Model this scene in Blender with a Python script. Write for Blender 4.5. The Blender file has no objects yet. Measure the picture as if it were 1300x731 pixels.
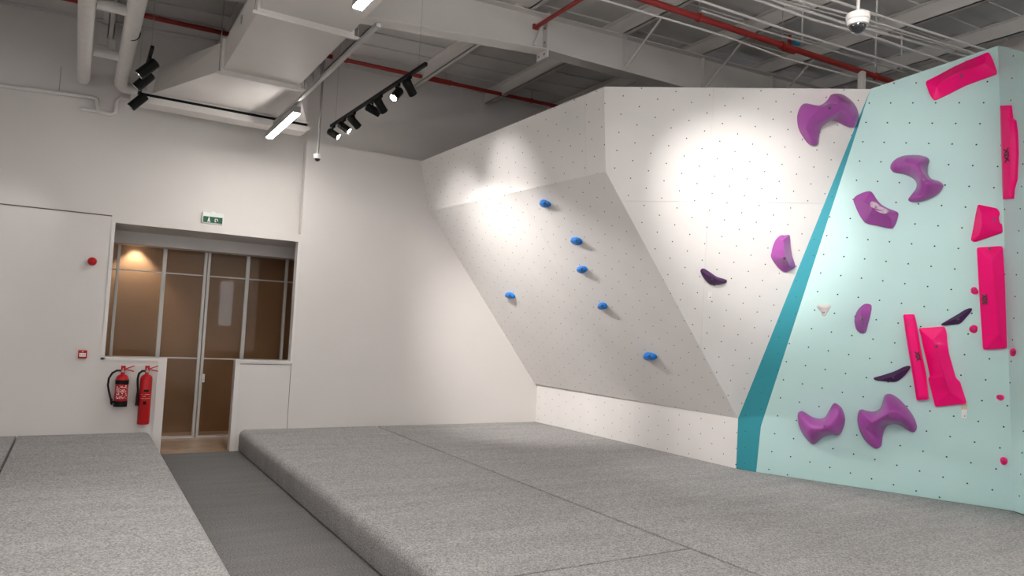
import bpy, bmesh, math, random
import numpy as np
from math import radians, sin, cos, pi
from mathutils import Vector, Matrix

random.seed(7)
SC = bpy.context.scene
COL = SC.collection

# ------------------------------------------------------------------ camera
F = 913.5                                  # focal length in pixels of the 1300 x 731 frame
PITCH, ROLL, YAW = radians(3.42), radians(2.80), radians(30.97)
CAM = np.array([0.0, 0.0, 1.9])
_f = np.array([sin(YAW) * cos(PITCH), cos(YAW) * cos(PITCH), sin(PITCH)])
_r = np.array([cos(YAW), -sin(YAW), 0.0])
_u = np.cross(_r, _f)
RT = cos(ROLL) * _r + sin(ROLL) * _u
UP = -sin(ROLL) * _r + cos(ROLL) * _u
FW = _f
cd = bpy.data.cameras.new('camera')
cam = bpy.data.objects.new('camera', cd)
COL.objects.link(cam)
cd.sensor_width = 36.0
cd.lens = F / 1300 * 36.0
cd.clip_start = 0.05
M = Matrix.Identity(4)
for i in range(3):
    M[i][0], M[i][1], M[i][2], M[i][3] = RT[i], UP[i], -FW[i], CAM[i]
cam.matrix_world = M
SC.camera = cam

# ------------------------------------------------------------------ world and exposure
WORLD = 1.3
w = bpy.data.worlds.new('world')
SC.world = w
w.use_nodes = True
w.node_tree.nodes['Background'].inputs[0].default_value = (0.9, 0.93, 1.0, 1)
w.node_tree.nodes['Background'].inputs[1].default_value = WORLD
vs = SC.view_settings
SC.display_settings.display_device = 'sRGB'
vs.view_transform = 'Standard'
vs.look = 'None'
vs.gamma = 1.0
vs.use_curve_mapping = False
vs.exposure = 0.70
ADDED_UPLIGHT_EMIT = 190.0  # radiance of the strips added above unseen pendants to brighten the roof
PENDANT_EMIT = 85.0        # radiance of the linear pendant diffusers
SPOT_W = 260.0              # watts of one track spot
DOWN_W = 42.0

# ------------------------------------------------------------------ pixel rays
def ray(x, y):
    return FW * F + RT * (x - 650) - UP * (y - 365.5)
def onz(x, y, z):
    d = ray(x, y); return CAM + d * (z - CAM[2]) / d[2]
def ony(x, y, Y):
    d = ray(x, y); return CAM + d * (Y - CAM[1]) / d[1]
def onpl(x, y, p, n):
    d = ray(x, y); return CAM + d * ((np.array(p) - CAM) @ n) / (d @ n)
def depth(x, y, t):
    return CAM + ray(x, y) * t / F

# ------------------------------------------------------------------ materials
def mat(name, col, rough=0.6, metal=0.0, emit=None, estr=0.0, var=0.0, vscale=3.0, bump=0.0, bscale=60.0,
        coat=0.0, spec=0.5, trans=0.0):
    m = bpy.data.materials.new(name)
    m.use_nodes = True
    nt = m.node_tree
    b = nt.nodes['Principled BSDF']
    b.inputs['Base Color'].default_value = (*col, 1)
    b.inputs['Roughness'].default_value = rough
    b.inputs['Metallic'].default_value = metal
    b.inputs['Specular IOR Level'].default_value = spec
    b.inputs['Coat Weight'].default_value = coat
    b.inputs['Transmission Weight'].default_value = trans
    if emit:
        b.inputs['Emission Color'].default_value = (*emit, 1)
        b.inputs['Emission Strength'].default_value = estr
    if var > 0 or bump > 0:
        tc = nt.nodes.new('ShaderNodeTexCoord')
    if var > 0:
        n = nt.nodes.new('ShaderNodeTexNoise')
        n.inputs['Scale'].default_value = vscale
        n.inputs['Detail'].default_value = 5
        nt.links.new(tc.outputs['Object'], n.inputs['Vector'])
        r = nt.nodes.new('ShaderNodeMapRange')
        r.inputs['From Min'].default_value = 0.3
        r.inputs['From Max'].default_value = 0.7
        r.inputs['To Min'].default_value = 1 - var
        r.inputs['To Max'].default_value = 1 + var
        nt.links.new(n.outputs['Fac'], r.inputs['Value'])
        mx = nt.nodes.new('ShaderNodeVectorMath'); mx.operation = 'SCALE'
        mx.inputs[0].default_value = col
        nt.links.new(r.outputs['Result'], mx.inputs['Scale'])
        nt.links.new(mx.outputs[0], b.inputs['Base Color'])
    if bump > 0:
        n2 = nt.nodes.new('ShaderNodeTexNoise')
        n2.inputs['Scale'].default_value = bscale
        n2.inputs['Detail'].default_value = 3
        nt.links.new(tc.outputs['Object'], n2.inputs['Vector'])
        bp = nt.nodes.new('ShaderNodeBump')
        bp.inputs['Strength'].default_value = bump
        bp.inputs['Distance'].default_value = 0.01
        nt.links.new(n2.outputs['Fac'], bp.inputs['Height'])
        nt.links.new(bp.outputs['Normal'], b.inputs['Normal'])
    return m

def math_node(nt, op, a, b=None):
    n = nt.nodes.new('ShaderNodeMath'); n.operation = op
    for k, v in ((0, a), (1, b)):
        if v is None: continue
        if isinstance(v, (int, float)): n.inputs[k].default_value = v
        else: nt.links.new(v, n.inputs[k])
    return n.outputs[0]

def mat_climb(name, col, rad=0.0085, hole=(0.03, 0.028, 0.026), rot=0.0, square=None):
    """painted plywood with a staggered grid of bolt holes, laid out in metres in the UV map"""
    m = mat(name, col, rough=0.62, var=0.025, vscale=2.0)
    nt = m.node_tree
    b = nt.nodes['Principled BSDF']
    uv = nt.nodes.new('ShaderNodeUVMap')
    sp = nt.nodes.new('ShaderNodeSeparateXYZ')
    vr = nt.nodes.new('ShaderNodeVectorRotate'); vr.rotation_type = 'Z_AXIS'; vr.inputs['Angle'].default_value = rot
    nt.links.new(uv.outputs[0], vr.inputs['Vector']); nt.links.new(vr.outputs[0], sp.inputs[0])
    pu, pv = (square, square) if square else (0.4, 0.2)
    dist = None
    for du, dv in (((0.1, 0.05),) if square else ((0.1, 0.05), (0.3, 0.15))):
        fu = math_node(nt, 'SUBTRACT', math_node(nt, 'FLOORED_MODULO', math_node(nt, 'ADD', sp.outputs[0], du), pu), pu / 2)
        fv = math_node(nt, 'SUBTRACT', math_node(nt, 'FLOORED_MODULO', math_node(nt, 'ADD', sp.outputs[1], dv), pv), pv / 2)
        d = math_node(nt, 'SQRT', math_node(nt, 'ADD', math_node(nt, 'MULTIPLY', fu, fu), math_node(nt, 'MULTIPLY', fv, fv)))
        dist = d if dist is None else math_node(nt, 'MINIMUM', dist, d)
    mask = math_node(nt, 'LESS_THAN', dist, rad)
    src = b.inputs['Base Color'].links[0].from_socket
    mix = nt.nodes.new('ShaderNodeMix'); mix.data_type = 'RGBA'
    nt.links.new(mask, mix.inputs['Factor'])
    nt.links.new(src, mix.inputs['A'])
    mix.inputs['B'].default_value = (*hole, 1)
    nt.links.new(mix.outputs['Result'], b.inputs['Base Color'])
    return m

def mat_carpet(name, dark, light, streak=0.10):
    m = bpy.data.materials.new(name); m.use_nodes = True
    nt = m.node_tree; b = nt.nodes['Principled BSDF']
    b.inputs['Roughness'].default_value = 0.95
    b.inputs['Specular IOR Level'].default_value = 0.1
    tc = nt.nodes.new('ShaderNodeTexCoord')
    n1 = nt.nodes.new('ShaderNodeTexNoise'); n1.inputs['Scale'].default_value = 75; n1.inputs['Detail'].default_value = 4
    n1.inputs['Roughness'].default_value = 0.75
    nt.links.new(tc.outputs['Object'], n1.inputs['Vector'])
    ramp = nt.nodes.new('ShaderNodeValToRGB')
    ramp.color_ramp.elements[0].position = 0.33; ramp.color_ramp.elements[0].color = (*dark, 1)
    ramp.color_ramp.elements[1].position = 0.67; ramp.color_ramp.elements[1].color = (*light, 1)
    nt.links.new(n1.outputs['Fac'], ramp.inputs[0])
    mp = nt.nodes.new('ShaderNodeMapping'); mp.inputs['Scale'].default_value = (0.5, 3.4, 1)
    nt.links.new(tc.outputs['Object'], mp.inputs[0])
    n2 = nt.nodes.new('ShaderNodeTexNoise'); n2.inputs['Scale'].default_value = 1.6; n2.inputs['Detail'].default_value = 6
    n2.inputs['Roughness'].default_value = 0.65
    nt.links.new(mp.outputs[0], n2.inputs['Vector'])
    mr = nt.nodes.new('ShaderNodeMapRange')
    mr.inputs['From Min'].default_value = 0.3; mr.inputs['From Max'].default_value = 0.7
    mr.inputs['To Min'].default_value = 1 - streak; mr.inputs['To Max'].default_value = 1 + streak
    nt.links.new(n2.outputs['Fac'], mr.inputs['Value'])
    sc = nt.nodes.new('ShaderNodeVectorMath'); sc.operation = 'SCALE'
    nt.links.new(ramp.outputs[0], sc.inputs[0]); nt.links.new(mr.outputs[0], sc.inputs['Scale'])
    nt.links.new(sc.outputs[0], b.inputs['Base Color'])
    h = math_node(nt, 'ADD', math_node(nt, 'MULTIPLY', n1.outputs['Fac'], 0.4), math_node(nt, 'MULTIPLY', n2.outputs['Fac'], 1.6))
    bp = nt.nodes.new('ShaderNodeBump'); bp.inputs['Strength'].default_value = 0.55; bp.inputs['Distance'].default_value = 0.012
    nt.links.new(h, bp.inputs['Height']); nt.links.new(bp.outputs['Normal'], b.inputs['Normal'])
    return m

MT = {}
MT['wall'] = mat('wall_paint', (0.69, 0.655, 0.63), 0.8, var=0.02, vscale=0.9)
MT['trimwhite'] = mat('trim_white', (0.72, 0.69, 0.665), 0.45)
MT['shadowgap'] = mat('shadow_gap', (0.10, 0.09, 0.085), 0.8)
MT['steel'] = mat('steel_paint', (0.70, 0.67, 0.645), 0.55, var=0.04, vscale=1.5)
MT['sheet'] = mat('roof_sheet', (0.58, 0.565, 0.55), 0.6, var=0.10, vscale=0.8)
MT['duct'] = mat('duct_paint', (0.68, 0.645, 0.615), 0.55, var=0.03, vscale=1.2)
MT['galv'] = mat('galvanised', (0.42, 0.41, 0.40), 0.4, metal=0.6)
MT['pipewhite'] = mat('pipe_white', (0.70, 0.67, 0.64), 0.5, var=0.05, vscale=8)
MT['red'] = mat('pipe_red', (0.30, 0.018, 0.015), 0.4, var=0.08, vscale=6)
MT['black'] = mat('lamp_black', (0.006, 0.006, 0.006), 0.5, spec=0.15)
MT['rubber'] = mat('rubber_black', (0.006, 0.006, 0.006), 0.6, spec=0.2)
MT['lens'] = mat('lamp_lens', (1, 1, 1), 0.4, emit=(1.0, 0.975, 0.94), estr=22.0)
MT['diffuser'] = mat('light_diffuser', (1, 1, 1), 0.4, emit=(1.0, 0.968, 0.93), estr=PENDANT_EMIT)
MT['added_uplight'] = mat('light_added_uplight', (1, 1, 1), 0.4, emit=(1.0, 0.968, 0.93), estr=ADDED_UPLIGHT_EMIT)
MT['boltdark'] = mat('bolt_dark', (0.10, 0.09, 0.10), 0.45, metal=0.4)
MT['chalk'] = mat('chalk_dust', (0.55, 0.40, 0.50), 0.9, var=0.25, vscale=40)
MT['polegrey'] = mat('pole_grey', (0.26, 0.25, 0.24), 0.5)
MT['lampgrey'] = mat('lamp_grey', (0.28, 0.27, 0.26), 0.4, metal=0.3)
MT['cwhite'] = mat_climb('climb_white', (0.73, 0.70, 0.68), rad=0.0072)
MT['cmint'] = mat_climb('climb_mint', (0.50, 0.71, 0.695), hole=(0.01, 0.03, 0.03), rot=0.14, square=0.225)
MT['cteal'] = mat_climb('climb_teal', (0.022, 0.27, 0.33), rad=0.006, hole=(0.005, 0.05, 0.06))
MT['plyedge'] = mat('ply_edge', (0.55, 0.50, 0.44), 0.8, var=0.1, vscale=20)
MT['carpet'] = mat_carpet('mat_carpet', (0.15, 0.145, 0.143), (0.56, 0.545, 0.535))
MT['carpetdk'] = mat_carpet('floor_carpet', (0.075, 0.072, 0.071), (0.29, 0.282, 0.276))
MT['gold'] = mat('lobby_brown', (0.42, 0.25, 0.135), 0.55, var=0.06, vscale=1.5)
MT['lobbyfloor'] = mat('lobby_floor', (0.56, 0.40, 0.28), 0.18, var=0.15, vscale=4)
MT['alu'] = mat('aluminium_frame', (0.68, 0.66, 0.63), 0.35, metal=0.2)
MT['purple'] = mat('hold_purple', (0.33, 0.062, 0.315), 0.4, spec=0.25, coat=0.45, var=0.05, vscale=6)
MT['purpledk'] = mat('hold_dark_purple', (0.065, 0.02, 0.085), 0.5, spec=0.25, var=0.08, vscale=10)
MT['pink'] = mat('hold_pink', (0.93, 0.001, 0.185), 0.4, spec=0.2, coat=0.2, var=0.03, vscale=6)
MT['blue'] = mat('hold_blue', (0.008, 0.17, 0.56), 0.45, spec=0.3, var=0.1, vscale=20)
MT['holdwhite'] = mat('hold_white', (0.62, 0.58, 0.56), 0.5)
MT['ink'] = mat('print_black', (0.01, 0.01, 0.01), 0.5)
MT['paper'] = mat('tag_paper', (0.82, 0.81, 0.79), 0.6)
MT['tape'] = mat('tag_tape', (0.62, 0.50, 0.36), 0.6)
MT['extred'] = mat('extinguisher_red', (0.46, 0.006, 0.010), 0.4, spec=0.25, coat=0.25)
MT['greensign'] = mat('sign_green', (0.004, 0.075, 0.03), 0.4)
MT['signwhite'] = mat('sign_white', (0.75, 0.80, 0.76), 0.5)
MT['valveblue'] = mat('fitting_blue', (0.03, 0.22, 0.36), 0.4)
MT['domeblack'] = mat('dome_smoke', (0.012, 0.012, 0.014), 0.08, coat=1.0)
g = mat('glass_pane', (0.95, 0.93, 0.90), 0.02, spec=0.5)
gn = g.node_tree
gb = gn.nodes['Principled BSDF']; go = gn.nodes['Material Output']
tr = gn.nodes.new('ShaderNodeBsdfTransparent'); tr.inputs[0].default_value = (0.93, 0.90, 0.86, 1)
gl = gn.nodes.new('ShaderNodeBsdfGlossy'); gl.inputs['Roughness'].default_value = 0.03
fr = gn.nodes.new('ShaderNodeFresnel'); fr.inputs[0].default_value = 1.5
mx = gn.nodes.new('ShaderNodeMixShader')
gn.links.new(fr.outputs[0], mx.inputs[0]); gn.links.new(tr.outputs[0], mx.inputs[1]); gn.links.new(gl.outputs[0], mx.inputs[2])
gn.links.new(mx.outputs[0], go.inputs[0])
MT['glass'] = g

# ------------------------------------------------------------------ mesh helpers
def link(name, me, parent=None):
    o = bpy.data.objects.new(name, me)
    COL.objects.link(o)
    if parent is not None:
        o.parent = parent
        o.matrix_parent_inverse = pmat(parent).inverted()
    return o
def pmat(o):
    m = Matrix.Translation(o.location) @ o.rotation_euler.to_matrix().to_4x4()
    if o.parent is not None:
        m = pmat(o.parent) @ o.matrix_parent_inverse @ m
    return m
def finish(name, bm, material, parent=None, smooth=None):
    bmesh.ops.recalc_face_normals(bm, faces=bm.faces[:])
    me = bpy.data.meshes.new(name)
    bm.to_mesh(me); bm.free()
    me.materials.append(MT[material] if isinstance(material, str) else material)
    if smooth is not None:
        for p in me.polygons: p.use_smooth = True
        me.set_sharp_from_angle(angle=radians(smooth))
    return link(name, me, parent)
def tag(o, label=None, cat=None, group=None, kind=None):
    if label: o['label'] = label
    if cat: o['category'] = cat
    if group: o['group'] = group
    if kind: o['kind'] = kind
    return o
def struct(name, bm, material, parent=None, label=None, smooth=None):
    o = finish(name, bm, material, parent, smooth)
    if parent is None: o['kind'] = 'structure'
    if label: o['label'] = label
    return o
def empty(name, loc, label=None, cat=None, group=None, kind=None):
    o = bpy.data.objects.new(name, None)
    o.location = Vector([float(t) for t in loc]); o.empty_display_size = 0.1
    COL.objects.link(o)
    return tag(o, label, cat, group, kind)
def V(p): return Vector([float(t) for t in p])

def box(bm, x0, x1, y0, y1, z0, z1, bevel=0.0, seg=2):
    vs_ = [bm.verts.new(c) for c in ((x0,y0,z0),(x1,y0,z0),(x1,y1,z0),(x0,y1,z0),(x0,y0,z1),(x1,y0,z1),(x1,y1,z1),(x0,y1,z1))]
    fs = [bm.faces.new([vs_[i] for i in f]) for f in ((3,2,1,0),(4,5,6,7),(0,1,5,4),(1,2,6,5),(2,3,7,6),(3,0,4,7))]
    if bevel:
        es = list({e for f in fs for e in f.edges})
        bmesh.ops.bevel(bm, geom=es, offset=bevel, segments=seg, affect='EDGES', profile=0.5)
    return bm
def B(*a, **k):
    return box(bmesh.new(), *a, **k)
def obox(bm, c, ax, ay, az, bevel=0.0):
    """box at c with half-axis vectors ax, ay, az"""
    c, ax, ay, az = V(c), V(ax), V(ay), V(az)
    vs_ = []
    for sz in (-1, 1):
        for sx, sy in ((-1,-1),(1,-1),(1,1),(-1,1)):
            vs_.append(bm.verts.new(c + ax*sx + ay*sy + az*sz))
    fs = [bm.faces.new([vs_[i] for i in f]) for f in ((3,2,1,0),(4,5,6,7),(0,1,5,4),(1,2,6,5),(2,3,7,6),(3,0,4,7))]
    if bevel:
        es = list({e for f in fs for e in f.edges})
        bmesh.ops.bevel(bm, geom=es, offset=bevel, segments=2, affect='EDGES', profile=0.5)
    return bm
def tube(bm, pts, rad, n=12, caps=True):
    pts = [V(p) for p in pts]
    rads = rad if isinstance(rad, (list, tuple)) else [rad] * len(pts)
    rings = []
    ref = None
    for i, p in enumerate(pts):
        a = pts[max(i-1, 0)]; b = pts[min(i+1, len(pts)-1)]
        t = (b - a).normalized()
        if ref is None:
            ref = Vector((0, 0, 1)) if abs(t.z) < 0.9 else Vector((1, 0, 0))
        s = t.cross(ref).normalized(); ref = s.cross(t).normalized()
        k = 1.0
        if 0 < i < len(pts)-1:
            d1 = (p - a).normalized(); ca = max(0.3, math.sqrt(max(0.0, (1 + d1.dot((b - p).normalized())) / 2)))
            k = 1.0 / ca if ca > 0.9 else 1.0
        rings.append([bm.verts.new(p + (s*cos(2*pi*j/n) + ref*sin(2*pi*j/n)) * rads[i] * k) for j in range(n)])
    for a, b in zip(rings, rings[1:]):
        for j in range(n):
            bm.faces.new((a[j], a[(j+1) % n], b[(j+1) % n], b[j]))
    if caps:
        bm.faces.new(rings[0][::-1]); bm.faces.new(rings[-1])
    return bm
def T(pts, rad, n=12):
    return tube(bmesh.new(), pts, rad, n)
def lathe(bm, base, axis, prof, n=20):
    """prof: list of (r, h) along axis from base"""
    base, ax = V(base), V(axis).normalized()
    ref = Vector((0, 0, 1)) if abs(ax.z) < 0.9 else Vector((1, 0, 0))
    s = ax.cross(ref).normalized(); t = s.cross(ax)
    rings = []
    for r, h in prof:
        if r < 1e-6: rings.append([bm.verts.new(base + ax*h)])
        else: rings.append([bm.verts.new(base + ax*h + (s*cos(2*pi*j/n) + t*sin(2*pi*j/n))*r) for j in range(n)])
    for a, b in zip(rings, rings[1:]):
        for j in range(n):
            k = (j+1) % n
            if len(a) == 1 and len(b) == 1: continue
            if len(a) == 1: bm.faces.new((a[0], b[j], b[k]))
            elif len(b) == 1: bm.faces.new((a[j], b[0], a[k]))
            else: bm.faces.new((a[j], b[j], b[k], a[k]))
    if len(rings[0]) > 1: bm.faces.new(rings[0])
    if len(rings[-1]) > 1: bm.faces.new(rings[-1])
    return bm
def prism(bm, poly, off):
    """extrude a planar polygon (3d points) by the vector off"""
    a = [bm.verts.new(V(p)) for p in poly]; b = [bm.verts.new(V(p) + V(off)) for p in poly]
    bm.faces.new(a); bm.faces.new(b[::-1])
    for i in range(len(a)):
        j = (i+1) % len(a)
        bm.faces.new((a[i], b[i], b[j], a[j]))
    return bm
def loft(bm, A, Bq):
    a = [bm.verts.new(V(p)) for p in A]; b = [bm.verts.new(V(p)) for p in Bq]
    bm.faces.new(a); bm.faces.new(b[::-1])
    for i in range(len(a)):
        j = (i+1) % len(a); bm.faces.new((a[i], b[i], b[j], a[j]))
    return bm
def copy_tree(o, parent=None):
    c = o.copy(); COL.objects.link(c); c.parent = parent
    for ch in [x for x in bpy.data.objects if x.parent == o]:
        copy_tree(ch, c)
    return c

# ================================================================== SETTING
YB = 10.9           # face of the lower back wall
YU = 11.1           # upper back wall, set back
ZM = 0.30           # top of the crash mats
XL, XR, YF = -7.0, 11.0, -6.0
roof = lambda x: 5.79 + 0.05 * x

# floor: carpet in the aisle, polished floor in the lobby
struct('floor', B(XL, XR, YF, YB, -0.1, 0.0), 'carpetdk', label='grey carpeted floor of the sunken aisle between the mats')
struct('floor_lobby', B(-1.2, 4.2, YB, 13.0, -0.1, 0.0), 'lobbyfloor', label='polished brown floor behind the doorway')

# back wall with the stepped opening
OX0, OX1, OZ1 = 0.335, 2.77, 3.08
DX0, DX1, PZ = 1.083, 2.015, 1.265
WT = 0.15
bm = bmesh.new()
for x0, x1, z0, z1 in ((XL, OX0, 0, 3.165), (OX0, DX0, 0, PZ), (DX1, OX1, 0, PZ), (OX0, OX1, OZ1, 3.2), (OX1, 2.792, 0, 3.2)):
    box(bm, x0, x1, YB, YB + WT, z0, z1)
wall_back = struct('wall_back', bm, 'wall', label='white back wall with a stepped doorway opening')
bm = bmesh.new()
prism(bm, [(2.792, YB, 0), (9.6, YB, 0), (9.6, YB, 4.63), (2.792, YB, 4.63)], (0, WT, 0))
struct('wall_partition', bm, 'wall', label='tall white partition wall beside the climbing wall')
bm = bmesh.new()
prism(bm, [(XL, YU, 3.1), (XR, YU, 3.1), (XR, YU, roof(XR) + 0.1), (XL, YU, roof(XL) + 0.1)], (0, 0.12, 0))
struct('wall_upper', bm, 'wall', label='upper back wall set back above the partition')
bm = bmesh.new()
prism(bm, [(XL, YF, 0), (XL, YB + WT, 0), (XL, YB + WT, roof(XL) + 0.1), (XL, YF, roof(XL) + 0.1)], (-0.1, 0, 0))
struct('wall_left', bm, 'wall')
bm = bmesh.new()
prism(bm, [(XR, YF, 0), (XR, YB + WT, 0), (XR, YB + WT, roof(XR) + 0.1), (XR, YF, roof(XR) + 0.1)], (0.1, 0, 0))
struct('wall_right', bm, 'wall')
# front wall, unseen: wide windows added for fill light, narrow one matches glass reflection
bm = bmesh.new()
WX = [(-6.2, -3.4, 0.4, 3.6), (-2.9, 0.3, 0.4, 3.6), (4.75, 5.35, 1.5, 3.4), (7.8, 10.5, 0.4, 3.6)]
prev = XL
for a, b, za, zb in WX + [(XR, XR, 0, 0)]:
    box(bm, prev, a, YF - 0.1, YF, 0, roof(prev) + 0.1); prev = b
for a, b, za, zb in WX:
    box(bm, a, b, YF - 0.1, YF, 0, za); box(bm, a, b, YF - 0.1, YF, zb, roof(a) + 0.1)
struct('wall_front', bm, 'wall', label='front wall of the hall with a narrow window and wide windows added for fill light')
for i, (a, b, WZ0, WZ1) in enumerate(WX):
    wn = empty('window_%d' % (i + 2), ((a + b)/2, YF - 0.05, WZ0), kind='structure')  # out of view; the wide windows are added to let in frontal light
    for x in np.linspace(a + 0.03, b - 0.03, 4 if b - a > 1 else 2):
        finish('mullion', B(x - 0.03, x + 0.03, YF - 0.08, YF - 0.02, WZ0, WZ1), 'alu', wn)
    for z in (WZ0 + 0.03, WZ1 - 0.03):
        finish('transom', B(a, b, YF - 0.075, YF - 0.025, z - 0.03, z + 0.03), 'alu', wn)

# trims: shadow joints and the pale frame of the opening
struct('trim_1', B(XL, 0.305, YB - 0.004, YB + 0.0, 3.158, 3.172), 'shadowgap', label='dark joint along the top of the back wall')
bm = bmesh.new(); box(bm, 2.772, 2.778, YB - 0.003, YB, ZM, PZ); box(bm, 2.02, 2.778, YB - 0.003, YB, PZ - 0.03, PZ - 0.023)
struct('trim_2', bm, 'shadowgap', label='thin dark joint around the low panel beside the doorway')
bm = bmesh.new()
box(bm, OX0 - 0.03, DX0 + 0.012, YB - 0.012, YB + WT, PZ - 0.005, PZ + 0.03)
box(bm, DX0 - 0.10, DX0 + 0.012, YB - 0.012, YB + WT, 0.0, PZ - 0.006)
box(bm, OX0 - 0.03, OX0 + 0.012, YB - 0.012, YB + WT, PZ, OZ1)
struct('trim_3', bm, 'trimwhite', label='white trim around the left side of the doorway')
bm = bmesh.new()
box(bm, DX1 - 0.03, OX1, YB - 0.012, YB + WT, PZ - 0.005, PZ + 0.03)
box(bm, DX1 - 0.03, DX1 + 0.035, YB - 0.012, YB + WT, 0.0, PZ - 0.006)
struct('trim_4', bm, 'trimwhite', label='white trim around the low panel right of the doorway')
bm = bmesh.new(); box(bm, OX1 - 0.012, OX1 + 0.02, YB - 0.008, YB + WT, PZ, OZ1)
struct('trim_5', bm, 'trimwhite')
struct('trim_6', B(0.30, 2.792, YB - 0.010, YB, OZ1, 3.195), 'wall', label='pale lintel board over the opening')

# lobby behind the opening
struct('ceiling_lobby', B(-1.2, 4.2, YB + WT, 13.0, OZ1, OZ1 + 0.06), 'wall')
struct('trim_7', B(-1.2, 4.2, 11.85, 12.20, 2.90, OZ1), 'trimwhite', label='white bulkhead above the glass screen')
struct('wall_lobby', B(-1.2, 4.2, 12.86, 12.95, 0, OZ1), 'gold', label='brown wall behind the glass screen')
struct('wall_lobby_side', B(-1.3, -1.2, YB + WT, 13.0, 0, OZ1), 'gold')
struct('wall_lobby_end', B(4.2, 4.3, YB + WT, 13.0, 0, OZ1), 'gold')

# glazed screen: frame bars, door leaves and panes
YG = 12.27
screen = empty('window_1', (1.7, YG, 0), 'brown tinted glazed screen with pale metal bars behind the doorway', kind='structure')
gx = [-0.16, 0.465, 1.092, 1.705, 2.322, 2.945, 3.57]
gz = [0.012, 1.232, 2.535, 2.93]
for i, x in enumerate(gx):
    wdt = 0.040 if i in (1, 5) else 0.055 if i in (2, 4) else 0.03
    if i == 3:
        for s in (-0.027, 0.027):
            finish('mullion', B(x + s - 0.021, x + s + 0.021, YG - 0.03, YG + 0.03, 0.01, 2.93, bevel=0.004), 'alu', screen)
    else:
        finish('mullion', B(x - wdt/2, x + wdt/2, YG - 0.035, YG + 0.035, 0.0, 2.95, bevel=0.004), 'alu', screen)
for j, z in enumerate(gz):
    for i in range(6):
        h = 0.018 if 0 < j < 3 else 0.03
        finish('transom', B(gx[i] + 0.02, gx[i+1] - 0.02, YG - 0.028, YG + 0.028, z - h/2, z + h/2), 'alu', screen)
for i in range(6):
    for j in range(3):
        finish('pane', B(gx[i] + 0.03, gx[i+1] - 0.03, YG - 0.003, YG + 0.003, gz[j] + 0.012, gz[j+1] - 0.012), 'glass', screen)
lk = finish('door_lock', B(1.735, 1.785, YG - 0.055, YG - 0.03, 0.86, 0.99, bevel=0.008), 'paper', screen)
finish('lock_cylinder', lathe(bmesh.new(), (1.76, YG - 0.055, 0.90), (0, -1, 0), [(0.013, 0), (0.013, 0.012), (0, 0.012)], 12), 'alu', lk)
tag(lk, 'white door lock')
# downlight washing the brown wall
dl = empty('downlight', (0.72, 12.72, OZ1), 'small round recessed downlight above the brown lobby wall', 'downlight')
finish('bezel', lathe(bmesh.new(), (0.72, 12.72, OZ1), (0, 0, -1), [(0.05, 0), (0.05, 0.012), (0.038, 0.012), (0.036, 0.004)], 20), 'trimwhite', dl)
finish('lamp_lens', lathe(bmesh.new(), (0.72, 12.72, OZ1 - 0.003), (0, 0, -1), [(0.034, 0), (0.034, 0.002), (0, 0.002)], 20), 'lens', dl)
ld = bpy.data.lights.new('downlight_beam', 'SPOT'); ld.energy = DOWN_W; ld.spot_size = radians(95); ld.spot_blend = 0.5; ld.shadow_soft_size = 0.03
ld.color = (1.0, 0.93, 0.85)
lo = bpy.data.objects.new('downlight_beam', ld); COL.objects.link(lo); lo.location = (0.72, 12.72, OZ1 - 0.02); lo.rotation_euler = (radians(-8), 0, 0)

# roof
bm = bmesh.new()
ys = np.arange(YF, YU + 0.2, 0.25)
for k, y in enumerate(ys):
    z = 0.02 if k % 2 else 0.0
    y1 = min(y + 0.25, YU + 0.12)
    prism(bm, [(XL, y, roof(XL) + z), (XR, y, roof(XR) + z), (XR, y1, roof(XR) + z), (XL, y1, roof(XL) + z)], (0, 0, 0.08))
struct('ceiling', bm, 'sheet', label='grey ribbed metal roof sheet')

def zsection(bm, x, y0, y1, zb, h=0.2, fl=0.07, t=0.012):
    """Z purlin running along Y with its bottom flange at zb"""
    box(bm, x - t/2, x + t/2, y0, y1, zb, zb + h)
    box(bm, x - t/2, x + fl, y0, y1, zb, zb + t)
    box(bm, x - fl, x + t/2, y0, y1, zb + h - t, zb + h)
    box(bm, x + fl - t, x + fl, y0, y1, zb, zb + 0.03)
PX = [-5.7, -4.25, -2.8, -1.35, 0.08, 1.52, 2.98, 4.43, 5.90, 7.36, 8.82, 10.25]
for x in PX:
    zb = roof(x) - 0.2
    bm = bmesh.new()
    zsection(bm, x, YF, YU, zb)
    p = struct('roof_purlin', bm, 'steel')
    if -0.5 < x < 8:
        finish('end_cleat', B(x - 0.11, x - 0.01, YU - 0.03, YU - 0.001, zb - 0.12, zb + 0.17), 'steel', p)

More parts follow.
